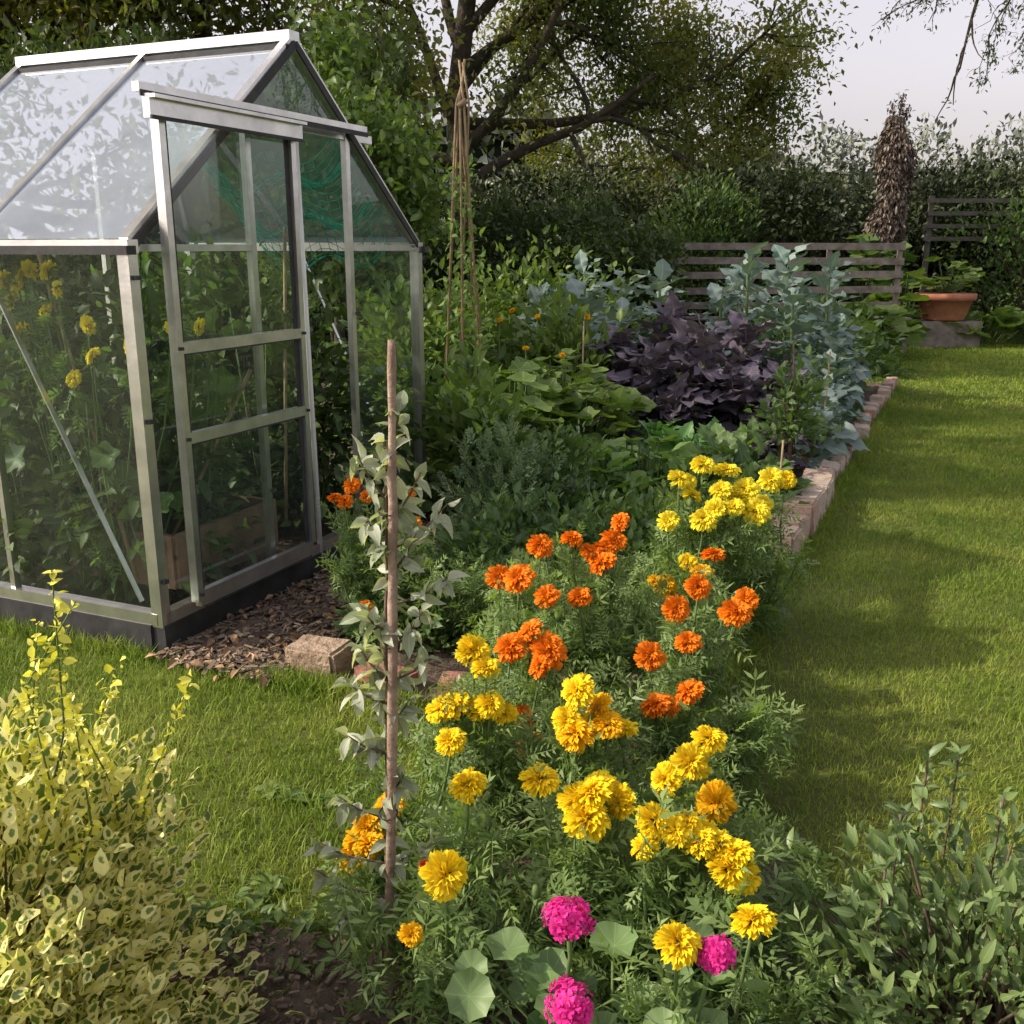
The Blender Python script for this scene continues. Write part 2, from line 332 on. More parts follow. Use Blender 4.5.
tuft(x,y,rng.uniform(.04,.10,N))
N=2500; u=rng.random(N); tuft(-.88+.55*u+rng.normal(size=N)*.03,3.30-.22*u+rng.normal(size=N)*.03,rng.uniform(.03,.08,N))
N=1500; tt=rng.uniform(0,1.4,N); q=GA+tt[:,None]*gp_-gd*.07; tuft(q[:,0],q[:,1]+rng.normal(size=N)*.02,rng.uniform(.03,.09,N))
mb.build('lawn_grass',[M_grass],smooth=False)
# bark mulch
mb=MB(); N=3600; s=rng.uniform(-.1,2.6,N); t=rng.uniform(-.56,-.03,N); q=GA+s[:,None]*gd+t[:,None]*gp_
P=np.column_stack([q,rng.uniform(.025,.05,N)]); D=rng.normal(size=(N,3))*[1,1,.22]
mb.add(T_box,P,frames(D,UP+rng.normal(size=(N,3))*.4),np.stack([rng.uniform(.004,.016,N),rng.uniform(.008,.05,N),rng.uniform(.002,.006,N)],1),rng.random(N)**2)
N=500; s=rng.uniform(-.15,2.6,N); t=rng.uniform(-.62,-.03,N); q=GA+s[:,None]*gd+t[:,None]*gp_; P=np.column_stack([q,rng.uniform(.035,.06,N)]); leaves(mb,TL_small,P,rdir(N)*[1,1,.25],.04,1,.5)
N=1800; x=rng.uniform(-.9,.0,N); y=rng.uniform(1.2,1.9,N); P=np.column_stack([x,y,rng.uniform(.02,.05,N)])
mb.add(T_box,P,frames(rng.normal(size=(N,3))*[1,1,.3],UP+rng.normal(size=(N,3))*.5),np.stack([rng.uniform(.003,.01,N),rng.uniform(.005,.025,N),rng.uniform(.003,.008,N)],1),var=rng.random(N)*.6)
mb.build('bark_mulch',[M_chip,L_litter],smooth=False)
# brick edging
def bricks(name,pts,L=.215,w=.11,h=.09,m=None,sink=.0):
    mb=MB()
    for a,b in zip(pts[:-1],pts[1:]):
        a=A(*a);b=A(*b); d=b-a; n=max(1,int(np.linalg.norm(d)/(L+.012))); d/=np.linalg.norm(d)
        for i in range(n):
            p=a+d*(L+.012)*(i+.5); ang=rng.normal()*.08; dd=nrm(A(d[0]*math.cos(ang)-d[1]*math.sin(ang),d[0]*math.sin(ang)+d[1]*math.cos(ang),rng.normal()*.05))
            R=frames(dd[None],UP+rng.normal(size=(1,3))*.07)
            mb.add(T_brk[rng.integers(3)],[(p[0]+rng.normal()*.014,p[1],h/2+.006-sink+rng.normal()*.008)],R,A(w,L*rng.uniform(.86,1),h)[None])
    return mb.build(name,[m or M_brick],smooth=False)
bricks('brick_edging',[(edgeX(3.25),3.25),(edgeX(11.3),11.3)],w=.12,h=.11)
bricks('brick_edging',[(edgeX(4.55)+.02,4.55),(edgeX(6.3)+.02,6.3)],.27,.18,.17)
bricks('brick_edging',[(-.53,3.28),(-.25,3.14),(.55,2.98)],h=.075,m=M_redbrick)
bricks('stone_block',[(-.79,3.41),(-.56,3.31)],.22,.14,.12,M_stone)

# ---------------------------------------------------------------- greenhouse
gh=empty('greenhouse')
fr=MB()
for (s0,t0,s1,t1) in [(0,0,GW,0),(GW,0,GW,GL),(GW,GL,0,GL),(0,GL,0,0)]:
    fr.bar(gp(s0,t0,.15),gp(s1,t1,.15),.05,.045)
def gz(s): return EV+(RG-EV)*(1-abs(s-GW/2)/(GW/2))
for s in (0,GW):
    for t in (0,GL): fr.bar(gp(s,t,.12),gp(s,t,EV),.05,.045,up=(gd[0],gd[1],0))
    fr.bar(gp(s,.75,.17),gp(s,.75,EV),.025,.03,up=(gd[0],gd[1],0))
    fr.bar(gp(s,-.03,EV+.005),gp(s,GL+.03,EV+.005),.05,.045)
    o=(-.03 if s==0 else .03); 
    fr.bar(gp(s+o,-.05,EV-.008),gp(s+o,GL+.05,EV-.008),.045,.03,mat=1)
    for t in TT:
        fr.bar(gp(s,t,EV+.02),gp(GW/2,t,RG),.038 if t!=.75 else .03,.035)
        if t!=.75: fr.bar(gp(s,t+(-.024 if t==0 else .024),EV+.0),gp(GW/2,t+(-.024 if t==0 else .024),RG-.02),.008,.03,mat=1)
fr.bar(gp(GW/2,-.02,RG+.01),gp(GW/2,GL+.02,RG+.01),.07,.04)
fr.bar(gp(GW/2-.05,-.02,RG-.04),gp(GW/2-.05,GL+.02,RG-.04),.02,.025,mat=1)
for t in (0,GL):
    for s in (.68,1.40): fr.bar(gp(s,t,.17),gp(s,t,gz(s)-.02),.028,.032,up=(gd[0],gd[1],0))
    fr.bar(gp(0,t+.004,EV),gp(.68,t+.004,EV),.03,.025); fr.bar(gp(1.40,t+.004,EV),gp(GW,t+.004,EV),.03,.025)
    fr.bar(gp(.4,t+.006,1.99),gp(1.62,t+.006,1.99),.03,.035)
fr.bar(gp(.012,.10,.2),gp(.012,.72,1.45),.02,.006); fr.bar(gp(GW-.012,.1,.2),gp(GW-.012,.7,1.45),.02,.006)
fr.bar(gp(.03,-.075,2.015),gp(1.45,-.075,2.015),.03,.03); fr.bar(gp(.03,-.092,1.995),gp(1.45,-.092,1.995),.004,.02,mat=1)
for s in (.7,1.4): fr.bar(gp(s,-.075,2.01),gp(s,0,2.01),.03,.02)
for s,z in [(0,.3),(0,.9),(0,1.4),(.68,.5),(1.4,.6),(1.4,1.2)]: fr.bar(gp(s-.012,-.035,z),gp(s+.012,-.035,z),.015,.015,mat=1)
fr.build('frame',[M_alu,M_dark],smooth=False,parent=gh)
dr=MB(); T=-.075
for s in (.12,.87): dr.bar(gp(s,T,.19),gp(s,T,1.97),.036,.03,up=(gd[0],gd[1],0)); dr.bar(gp(s+(.022 if s<.5 else -.022),T,.19),gp(s+(.022 if s<.5 else -.022),T,1.95),.006,.034,up=(gd[0],gd[1],0),mat=1)
for z,hh in ((.2,.06),(.82,.04),(1.15,.04)): dr.bar(gp(.12,T-.002,z),gp(.87,T-.002,z),.028,hh); dr.bar(gp(.14,T-.003,z-hh/2-.003),gp(.85,T-.003,z-hh/2-.003),.03,.006,mat=1)
dr.bar(gp(.04,T-.03,1.955),gp(.90,T-.03,1.955),.03,.075)
dr.bar(gp(.04,T-.045,1.985),gp(.90,T-.045,1.985),.05,.012); dr.bar(gp(.04,T-.047,1.92),gp(.90,T-.047,1.92),.01,.012,mat=1)
for s in (.12,.87):
    for z in (.22,.82,1.15,1.95): dr.add(T_bev,[gp(s,T-.025,z)],None,A(.012,.012,.012)[None],[.5],1)
dr.build('sliding_door',[M_alu,M_dark],smooth=False,parent=gh)
pl=MB()
for (s0,t0,s1,t1) in [(-.02,0,GW+.02,0),(GW,0.03,GW,GL-.03),(GW+.02,GL,-.02,GL),(0,GL-.03,0,.03)]: pl.bar(gp(s0,t0,.065),gp(s1,t1,.065),.06,.125)
pl.build('plinth',[M_dark],smooth=False,parent=gh)
def quad(mb,pts,mat=0): mb.add((np.array(pts,float),[tuple(range(len(pts)))],np.zeros((len(pts),2))),A(0,0,0),mat=mat,var=[.5])
gl=MB()
for s in (0,GW):
    for a,b in zip(TT[:-1],TT[1:]):
        quad(gl,[gp(s,a,.17),gp(s,b,.17),gp(s,b,EV-.02),gp(s,a,EV-.02)])
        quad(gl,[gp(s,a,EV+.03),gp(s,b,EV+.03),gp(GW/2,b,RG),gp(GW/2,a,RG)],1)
for t in (0,GL):
    quad(gl,[gp(0,t,.17),gp(.68,t,.17),gp(.68,t,EV-.01),gp(0,t,EV-.01)]); quad(gl,[gp(1.4,t,.17),gp(GW,t,.17),gp(GW,t,EV-.01),gp(1.4,t,EV-.01)])
    quad(gl,[gp(.02,t,EV+.01),gp(.68,t,EV+.01),gp(.68,t,gz(.68)-.02)]); quad(gl,[gp(1.4,t,EV+.01),gp(GW-.02,t,EV+.01),gp(1.4,t,gz(1.4)-.02)])
    quad(gl,[gp(.68,t,2.02),gp(1.36,t,2.02),gp(GW/2,t,RG-.02)])
    if t: quad(gl,[gp(.68,t,.17),gp(1.4,t,.17),gp(1.4,t,1.97),gp(.68,t,1.97)])
quad(gl,[gp(.14,T,.23),gp(.85,T,.23),gp(.85,T,.80),gp(.14,T,.80)]); quad(gl,[gp(.14,T,.84),gp(.85,T,.84),gp(.85,T,1.13),gp(.14,T,1.13)]); quad(gl,[gp(.14,T,1.17),gp(.85,T,1.17),gp(.85,T,1.92),gp(.14,T,1.92)])
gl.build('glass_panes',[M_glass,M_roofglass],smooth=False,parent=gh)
mb=MB(); mb.tube([gp(1.02,-.02,.05),gp(.99,-.02,1.95)],.012,8); mb.build('white_support_pole',[M_white])
mb=MB(); mb.bar(gp(.25,.14,.28),gp(.9,.14,.28),.03,.22); mb.bar(gp(.9,.14,.28),gp(.9,.7,.28),.03,.22); mb.bar(gp(.25,.14,.28),gp(.25,.7,.28),.03,.22); mb.build('wooden_planter_box',[noisemat('planter_board',(.16,.10,.07),(.30,.19,.13),8)],smooth=False)
mb=MB(); mb.tube([gp(.35,.3,.25),gp(.75,.1,1.0)],.009,6); mb.tube([gp(.2,.3,.2),gp(.12,.55,1.5)],.009,6); mb.tube([gp(1.2,.3,.2),gp(1.6,.5,1.6)],.009,6); mb.build('bamboo_canes',[M_cane])
def gbush(name,s,t,h,r,n,T,size,m,**k): x,y,_=gp(s,t,0); return bush(name,(x,y,.1),(r,r,h),n,T,size,[m,M_stem],**k)
for i,(s,t,h) in enumerate([(.45,.45,1.25),(.38,.85,1.2),(.5,1.2,1.15),(1.6,.4,1.3),(1.65,.9,1.5),(1.4,1.2,1.4)]):
    gbush('tomato_plant',s,t,h,.34,1600,TL_serr,.08,L_dark if i in (0,1,3) else L_mint,clumps=50,cs=.12,lift=-.1)
mb=MB(); 
for s,t,z in [(.2,.5,.9),(.25,.7,1.0),(.22,.9,.7),(.3,.35,.6),(.55,.3,1.0),(.5,.25,.95),(.6,.3,.85),(.2,1.0,.95),(.22,.75,.5),(.2,.6,.45),(1.3,.5,1.2),(.3,.9,.4),(.18,.35,.75),(.2,.2,.55)]:
    for _ in range(4):
        p=A(*gp(max(.1,s+rng.normal()*.06),max(.1,t+rng.normal()*.1),z+rng.normal()*.1)); d=rng.normal(size=3)*.7+A(0,0,-.6)
        leaves(mb,T_squash,[p],d[None],.13,0,.3,nh=A(-.3,-.8,.6)); mb.tube([A(*gp(s,t,.12)),p],[.004,.003],4,1)
mb.build('cucumber_vine',[L_mint,M_stem])
def stemcurve(b,f):
    b=A(*b);f=A(*f); m=b+(f-b)*.5; m[:2]+= (f-b)[:2]*.22+rng.normal(size=2)*.02; q=b+(f-b)*.8; q[:2]+=(f-b)[:2]*.1
    return np.array([b,m,q,f])
def resample(p,n):
    p=np.asarray(p); s=np.linspace(0,len(p)-1,n); i=np.minimum(s.astype(int),len(p)-2); f=(s-i)[:,None]; return p[i]*(1-f)+p[i+1]*f
def flower(mb,p,rad,mat,tilt=.35,face=A(-.1,-.45,1)):
    n=nrm(face+rng.normal(size=3)*tilt); a=rng.normal(size=3); R=frames(np.cross(n,a)[None],n[None])
    mb.add(T_poms[rng.integers(len(T_poms))],[p],R,rad*rng.uniform(.9,1.12),[.5],mat)
    q=A(*p)-n*rad*.85; mb.tube([q-n*rad*.35,q,A(*p)-n*rad*.3],[rad*.12,rad*.3,rad*.36],7,1)
def mleaves(mb,sv,n,lsize,lo,hi):
    tt=rng.uniform(lo,hi,n); P=resample(sv,50)[(tt*49).astype(int)]+rng.normal(size=(n,3))*.012; D=rdir(n)+UP*.35; k=rng.integers(0,3,n); v=np.clip(tt*.6+rng.random(n)*.5,0,1)
    for j in range(3):
        q=k==j
        if q.any(): leaves(mb,T_m[j],P[q],D[q],lsize,0,.6,v[q],sv=.45)
def marigolds(groups,bases,name='marigold_plant',extra=11,lsize=.072,lden=30):
    mbs=[MB() for _ in bases]; B=np.array(bases)
    cnt=[[] for _ in bases]
    for (x,y,z,r,c) in groups:
        k=int(np.argmin(np.hypot(B[:,0]-x,B[:,1]-y))); p=A(x,y,z); mb=mbs[k]; cnt[k].append(p)
        sv=stemcurve((B[k][0]+rng.normal()*.02,B[k][1]+rng.normal()*.02,.02),p-A(0,0,r*.8)); mb.tube(resample(sv,6),[.006,.005,.0045,.004,.0035,.003],5,1)
        flower(mb,p,r,c); mleaves(mb,sv,int(lden*(.6 if B[k][0]<-.2 and B[k][1]<2 else 1)),lsize,.18,.9)
    for k,mb in enumerate(mbs):
        b=A(B[k][0],B[k][1],.02); fl=cnt[k]; hm=np.mean([f[2] for f in fl]) if fl else .4
        for _ in range(extra if not (B[k][0]<-.2 and B[k][1]<2) else 2):
            a=rng.uniform(0,6.28); R=rng.uniform(.05,.25); top=b+A(R*math.cos(a),R*math.sin(a),hm*rng.uniform(.5,.92)-R*.25); sv=stemcurve(b,top); mb.tube(resample(sv,5),[.005,.004,.004,.003,.002],4,1)
            mleaves(mb,sv,lden,lsize,.2,1)
            if rng.random()<.45: mb.tube([top,top+A(0,0,.012),top+A(0,0,.028)],[.004,.009,.006],6,1); 
        mb.build(name,[L_mari,M_stem,P_yel,P_gold,P_or,P_red,P_lem])
Y_,G_,O_,R_,LM_=2,3,4,5,6
fl=[]
def F_(lst,r,c): 
    for p in lst: fl.append((p[0],p[1],p[2],r*(.82+.32*random.random()),c if random.random()<.82 or c==O_ else (G_ if c==Y_ else Y_)))
F_([(.68,3.5,.75),(.59,3.45,.71),(.78,3.55,.72),(.74,3.45,.67),(.84,3.5,.66),(.78,3.4,.62),(.71,3.4,.61),(.55,3.4,.57),(.64,3.45,.65),(.98,3.7,.65),(1.04,3.7,.65),(.93,3.6,.58),(.86,3.42,.60),(.67,3.38,.58),(.63,3.5,.69),(.81,3.48,.63)],.044,LM_)
F_([(.5,3.1,.43),(.58,3.15,.50),(.62,3.1,.48),(.47,3.1,.45)],.038,G_)
F_([(.085,2.9,.63),(-.04,2.9,.53),(.28,2.9,.62),(.24,2.88,.61),(.31,2.92,.64),(.27,2.85,.59),(.33,2.95,.69),(.18,2.9,.65),(.64,2.7,.49),(.47,2.7,.50),(.54,2.75,.55),(.61,2.9,.60),(.49,2.6,.44),(.37,2.5,.44),(.375,2.4,.345),(.40,2.42,.33),(.47,2.45,.36),(.10,2.75,.52),(.2,2.8,.5),(.02,2.8,.56),(.68,2.75,.51)],.040,O_)
F_([(-.005,2.35,.525),(.083,2.35,.53),(.045,2.38,.56),(.096,2.33,.52),(.07,2.3,.50),(.03,2.3,.36),(.05,2.2,.33)],.038,O_)
F_([(-.54,3.6,.61),(-.60,3.65,.64),(-.38,3.6,.62),(-.62,3.6,.59),(-.51,3.3,.29),(-.36,3.55,.52),(-.66,3.62,.60)],.030,O_)
F_([(-.06,2.1,.58),(-.09,2.15,.60),(-.13,2.1,.49),(-.08,2.1,.48),(-.05,2.08,.50),(-.16,2.1,.48),(-.135,2.0,.45),(-.02,2.1,.47)],.036,Y_)
F_([(.143,2.0,.57),(.17,2.0,.49),(.19,2.02,.52),(.24,2.0,.48),(.21,1.98,.50),(.14,1.98,.48),(.12,2.0,.5)],.037,Y_)
F_([(.055,1.75,.50),(.315,1.85,.44),(.435,2.0,.455),(.385,1.95,.425),(.41,1.8,.42)],.037,Y_)
F_([(-.086,1.75,.487),(-.115,1.5,.46)],.041,Y_)
F_([(-.31,1.9,.30),(-.28,1.9,.27),(-.33,1.9,.27),(-.27,1.92,.33),(-.30,1.85,.29),(-.34,1.88,.24)],.036,G_)
F_([(.13,1.7,.483),(.167,1.72,.50),(.205,1.7,.48),(.14,1.66,.47),(.152,1.7,.5)],.036,Y_)
F_([(.295,1.6,.48),(.34,1.6,.46),(.32,1.62,.485),(.375,1.6,.45),(.40,1.58,.45),(.41,1.57,.41),(.26,1.62,.49),(.385,1.56,.43),(.35,1.63,.45),(.24,1.6,.45)],.033,Y_)
F_([(.377,1.35,.483),(.252,1.3,.48)],.040,Y_)
fl.append((-.16,1.6,.41,.014,R_)); fl.append((-.17,1.45,.38,.022,G_))
marigolds(fl,[(.12,1.72),(.34,1.72),(-.26,1.9),(.15,2.12),(.38,2.05),(-.1,2.25),(-.08,1.62),(.05,2.5),(.45,2.65),(.28,3.0),(.02,2.95),(.70,3.55),(.56,3.25),(.93,3.70),(-.5,3.6),(.28,1.45),(-.25,3.6),(.50,2.4)])
# yellow flowers inside the greenhouse
mb=MB()
for s,t,z in [(.10,.72,1.38),(.10,.62,1.4),(.11,.5,1.42),(.10,.45,1.35),(.10,.52,1.27),(.12,.34,1.22),(.12,.33,1.11),(.14,.15,1.15),(.10,.42,1.02),(.10,.70,1.3),(.10,.65,1.37),(.3,.1,1.2),(.45,.1,1.2),(.10,.58,1.42),(.10,.66,1.2)]:
    p=A(*gp(s,t,z)); mb.tube(resample(stemcurve(gp(.2,.45,.15),p),5),.004,4,1); flower(mb,p,.038,2,face=A(-.6,-.6,.3))
    leaves(mb,T_pin,resample([A(*gp(.2,.45,.3)),p],20),rdir(20),.09,0)
mb.build('tall_yellow_marigold',[L_mari,M_stem,P_lem])
mb=MB(); nx,nz=30,16
grid=np.array([[A(*gp(1.45+.5*i/nx,.10+.9*j/nz,2.0-.45*i/nx-.05*math.sin(i*.5)-.06*math.sin(j*.7)-.12*math.sin(math.pi*j/nz))) for j in range(nz+1)] for i in range(nx+1)])
for i in range(nx+1): mb.tube(grid[i],.0022,3)
for j in range(nz+1): mb.tube(grid[:,j],.0022,3)
mb.build('garden_netting',[M_net])

# ---------------------------------------------------------------- pink pelargoniums
mb=MB(); base=A(.17,1.40,.02)
for (x,y,z,r) in [(.083,1.3,.525,.041),(.31,1.3,.46,.032),(.084,1.22,.44,.042)]:
    p=A(x,y,z); mb.tube(resample(stemcurve(base,p),5),.004,5,1); N=80; d=nrm(rdir(N)+A(0,-.3,.55)); P=p+d*r*A(1,1,.7)*rng.uniform(.6,.95,(N,1))
    mb.add(T_flo,P,frames(np.cross(d,rng.normal(size=(N,3))),d+rng.normal(size=(N,3))*.35),rng.uniform(.009,.013,N),None,2)
    for q in P[:30]: mb.tube([p-A(0,0,r),q],.0012,3,1,cap=False)
for _ in range(60):
    a=rng.uniform(0,6.28); R=rng.uniform(.04,.24); p=base+A(R*math.cos(a)-.02,R*math.sin(a)*.7-.03,rng.uniform(.14,.34)); mb.tube([base,(base+p)/2+A(0,0,.03),p],.003,4,1)
    leaves(mb,T_ger,[p],A(math.cos(a),math.sin(a),.1)[None],.062,0,.5)
mb.build('pink_geranium',[L_ger,M_stem,P_pink])

# ---------------------------------------------------------------- foreground shrubs, staked apple
mb=bush('x',(-1.0,1.5,0),(.47,.45,.74),8500,TL_oval,.034,None,clumps=210,cs=.075,lift=.6,fill=(.6,1.02),build=False,smat=1,sr=.003)
bush('x',(-.82,1.25,0),(.29,.3,.54),2600,TL_oval,.032,None,clumps=70,cs=.1,lift=.6,fill=(.6,1.0),build=False,smat=1,mb=mb,sr=.003)
for (x,y,h) in [(-.82,1.62,.97),(-.86,1.6,.88),(-.62,1.6,.78),(-.64,1.62,.74),(-.90,1.6,.92),(-.74,1.65,.78),(-1.0,1.62,.88),(-.7,1.5,.74),(-.8,1.5,.80)]:
    top=A(x+rng.normal()*.03,y,h); b=A(x*.9-.12,y-.05,.4); c_=resample([b,(b+top)/2+A(rng.normal()*.04,0,0),top+A(rng.normal()*.05,0,0)],26); mb.tube(c_,np.linspace(.003,.0012,26),4,2)
    P=np.repeat(c_[8:],3,0)+rng.normal(size=(54,3))*.004; D=rdir(len(P))+UP*.3; leaves(mb,TL_oval,P,D,.018,3,.6,sv=.5)
mb.build('variegated_euonymus_shrub',[L_euo,M_twig,M_stem,L_euoy])
mb=bush('x',(.84,1.50,0),(.42,.36,.50),4600,TL_lance,.038,None,clumps=220,cs=.06,lift=.6,fill=(.5,1.02),build=False)
bush('x',(1.09,1.35,0),(.35,.35,.42),2500,TL_lance,.038,None,clumps=120,cs=.07,lift=.6,build=False,mb=mb)
for (x,y,h) in [(.76,1.65,.60),(.70,1.6,.52),(.84,1.7,.58),(.95,1.6,.50),(.64,1.5,.47),(.88,1.6,.55)]:
    top=A(x,y,h); c_=resample([A(x*.97,y-.03,.2),top],16); mb.tube(c_,.0025,4,1); P=np.repeat(c_[5:],4,0); leaves(mb,TL_lance,P,rdir(len(P))+UP*.5,.034,0)
mb.build('evergreen_shrub',[L_shrub,M_twig])
mb=MB(); N=500; P=np.column_stack([rng.uniform(-.95,-.05,N),rng.normal(1.92,.08,N),rng.uniform(.01,.05,N)]); leaves(mb,TL_lance,P,rdir(N)*[1,1,.4]+UP*.35,.04,0,.4)
for _ in range(16):
    c0=A(rng.uniform(-.9,-.1),rng.uniform(1.5,2.6) ,.015); n=10; a=np.arange(n)*2.4; leaves(mb,TL_serr,np.tile(c0,(n,1)),np.stack([np.cos(a),np.sin(a),.35+0*a],1),.045,0,.2)
mb.build('border_weeds',[L_green])
mb=MB(); b=A(-.252,1.70,-.02); t_=A(-.203,1.70,1.35); pts=resample([b,(b+t_)/2+A(.006,0,0),t_],30); pts[1:-1]+=rng.normal(size=(28,3))*.0009
mb.tube(pts,np.linspace(.0105,.0075,30)*(1+.08*rng.normal(size=30)),9)
mb.build('garden_stake',[M_stake])
mb=MB(); tr=resample([A(-.262,1.722,0),A(-.243,1.718,.35),A(-.232,1.722,.75),A(-.222,1.722,1.17)],26); tr[1:]+=rng.normal(size=(25,3))*.002; mb.tube(tr,np.linspace(.0065,.003,26),7,1)
for z in (.45,.8,1.05):
    a=np.linspace(0,6.28,9); k=int(np.argmin(abs(tr[:,2]-z))); cx=(-.252+.049*z/1.35+tr[k][0])/2; mb.tube(np.stack([cx+.018*np.cos(a),1.711+.022*np.sin(a),z+.004*np.sin(a)],1),.002,4,2)
def apple_twig(p,d,L,n):
    d=nrm(A(*d)); q=resample([p,p+d*L*.6,p+d*L+A(0,0,L*.15)],10); mb.tube(q,np.linspace(.003,.0012,10),5,1)
    P=q[rng.integers(1,10,n)]; leaves(mb,TL_apple,P,rdir(n)*.9+d*.5-UP*.2,.038,0,.8)
for i,(z,dx,dy,dz,L) in enumerate([(1.13,.3,-.2,1,.1),(1.08,-.6,.1,.8,.08),(1.03,.6,.2,.8,.11),(.97,.8,.1,.5,.13),(.95,-.4,-.3,.8,.07),(.90,.5,-.2,.7,.1),(.86,.9,0,.3,.12),(.82,-.6,-.3,.6,.06),(.78,.6,.1,.6,.10),(.74,.7,-.2,.4,.09),(.72,-.6,.1,.6,.07),(.68,-.8,.1,.3,.08),(.62,.5,.2,.5,.06),(.58,-.7,-.1,.3,.08),(.55,-1,0,.2,.05),(.5,.5,0,.6,.05),(.42,-1,.1,.3,.10),(.35,-.8,.1,.1,.14),(.32,.9,0,.3,.10),(.25,-.9,0,.3,.15),(.22,.6,-.3,.3,.12),(.18,.8,-.2,.3,.14),(.15,-.5,-.3,.4,.1)]):
    k=int(np.argmin(abs(tr[:,2]-z))); apple_twig(tr[k],(dx,dy,dz),L,16)
for k in range(4,26): leaves(mb,TL_apple,tr[[k,k,k]],rdir(3),.040,0,.7)
mb.build('young_apple_tree',[L_apple,M_twig,M_dark])

# ---------------------------------------------------------------- vegetable bed
def rosette(name,c,n,L,h,T,m,tilt=(.1,1.2),stalk=.02,sm=M_stem,sv=.25):
    mb=MB(); c=A(*c); mb.tube([c,c+A(.02,0,h*.5),c+A(0,0,h)],[stalk,stalk*.9,stalk*.6],7,1)
    i=np.arange(n); a=i*2.4+rng.normal(size=n)*.2; f=i/(n-1); z=h*(.25+.75*f); el=tilt[0]+(tilt[1]-tilt[0])*f+rng.normal(size=n)*.18
    D=np.stack([np.cos(a)*np.cos(el),np.sin(a)*np.cos(el),np.sin(el)],1); P=c+np.stack([0*z,0*z,z],1)
    S=L*(1.05-.45*f)*(1-sv/2+sv*rng.random(n)); mb.add(T,P,frames(D,UP+rng.normal(size=(n,3))*.25),np.stack([S*rng.uniform(.75,1.2,n),S,S*rng.uniform(.5,1.5,n)],1),None,0)
    return mb.build(name,[m,sm])
for x,y,h,L in [(1.05,7.6,.62,.52),(1.5,7.9,.75,.55),(1.35,8.5,.85,.54),(1.9,8.2,.75,.52),(1.75,7.5,.5,.48),(.9,8.3,.7,.48),(2.1,7.7,.45,.42),(1.2,7.3,.4,.42)]:
    rosette('purple_kale_plant',(x,y,0),40,L,h,TL_kale,L_purple)
for x,y,h,L in [(2.45,8.9,1.05,.42),(2.9,9.4,1.25,.45),(2.2,9.6,1.3,.46),(2.7,10.1,1.3,.46),(3.1,10,.8,.40),(2.3,10.5,1.15,.42),(2.6,8.2,.5,.38),(2.75,8.7,.6,.38),(3.0,9.3,.5,.36),(3.3,10.4,.7,.36),(3.5,10.7,.6,.36),(1.5,10.4,1.1,.48),(1.9,9.3,1.0,.42),(2.35,7.6,.4,.34)]:
    rosette('broccoli_plant',(x,y,0),32,L,h,TL_cab,L_blue,tilt=(-.1,1.3))
for x,y,h,L in [(.65,9.6,1.0,.44),(1.1,10,1.1,.47),(.3,10.2,.95,.42),(1.0,9.2,.85,.42),(2.05,6.75,.35,.3),(2.25,7.05,.4,.30),(.75,10.6,1.25,.44)]:
    rosette('cabbage_plant',(x,y,0),28,L,h,TL_cab,L_blue)
for x,y in [(1.05,6.2),(1.3,6.35),(1.2,6.0),(.95,6.45)]: rosette('curly_kale_plant',(x,y,0),30,.30,.28,TL_curl,L_curl)
rosette('dark_kale_plant',(1.75,6.5,0),24,.26,.5,TL_curl,L_purple)
def patch(name,cx,cy,rx,ry,h,n,T,size,m):
    mb=MB()
    for _ in range(n):
        a=rng.uniform(0,6.28); r=math.sqrt(rng.random()); p=A(cx+rx*r*math.cos(a),cy+ry*r*math.sin(a),h*(1-.45*r*r)*rng.uniform(.6,1.05)); b=A(cx+(p[0]-cx)*.6,cy+(p[1]-cy)*.6,0)
        mb.tube([b,(b+p)/2+A(0,0,.02),p],.004 if size<.2 else .007,4,1,cap=False); leaves(mb,T,[p],A(math.cos(a),math.sin(a),rng.normal()*.2)[None],size,0,.35)
    return mb.build(name,[m,M_stem])
patch('nasturtium_plant',.72,5.4,.38,.4,.46,180,T_round,.12,L_bright)
patch('nasturtium_plant',.35,7.0,.5,.6,.75,170,T_squash,.15,L_green)
patch('squash_plant',-.12,6.6,.42,.6,.8,130,T_squash,.17,L_green)
patch('squash_plant',-.1,8.6,.9,.6,.95,150,T_squash,.18,L_green)
patch('squash_plant',7.4,16.3,1.9,.7,.5,190,T_squash,.32,L_green)
patch('squash_plant',4.6,14.2,1.0,.7,.75,110,T_squash,.26,L_green)
patch('squash_plant',6.1,17.2,.45,.35,1.75,60,T_squash,.32,L_mint)
patch('squash_plant',6.0,15.9,.35,.4,1.1,50,T_squash,.28,L_green)
HB=[L_mint,M_stem]
bush('mint_plant',(-.02,3.95,0),(.42,.42,.50),2800,TL_serr,.050,HB,clumps=80,cs=.09)
bush('mint_plant',(.35,4.2,0),(.4,.4,.52),2600,TL_serr,.050,HB,clumps=80,cs=.09)
bush('mint_plant',(-.35,3.75,0),(.28,.3,.36),1200,TL_serr,.05,HB,clumps=50,cs=.09)
bush('parsley_plant',(.2,3.55,0),(.3,.22,.3),900,T_pin,.09,[L_green,M_stem],clumps=50)
bush('fennel_plant',(-.05,4.8,0),(.32,.3,.72),800,T_pin,.07,[L_silver,M_stem],clumps=60,cs=.1,lift=1.0)
bush('mint_plant',(.15,5.0,0),(.4,.3,.62),2200,TL_serr,.055,HB,clumps=70,cs=.09)
bush('lavender_plant',(.3,4.9,0),(.22,.25,.70),700,TL_lance,.03,[L_silver,M_stem],clumps=50,cs=.07,lift=1.6)
bush('bean_plant',(-.25,5.6,0),(.4,.45,.85),2000,TL_small,.09,[L_green,M_stem],clumps=70,cs=.1)
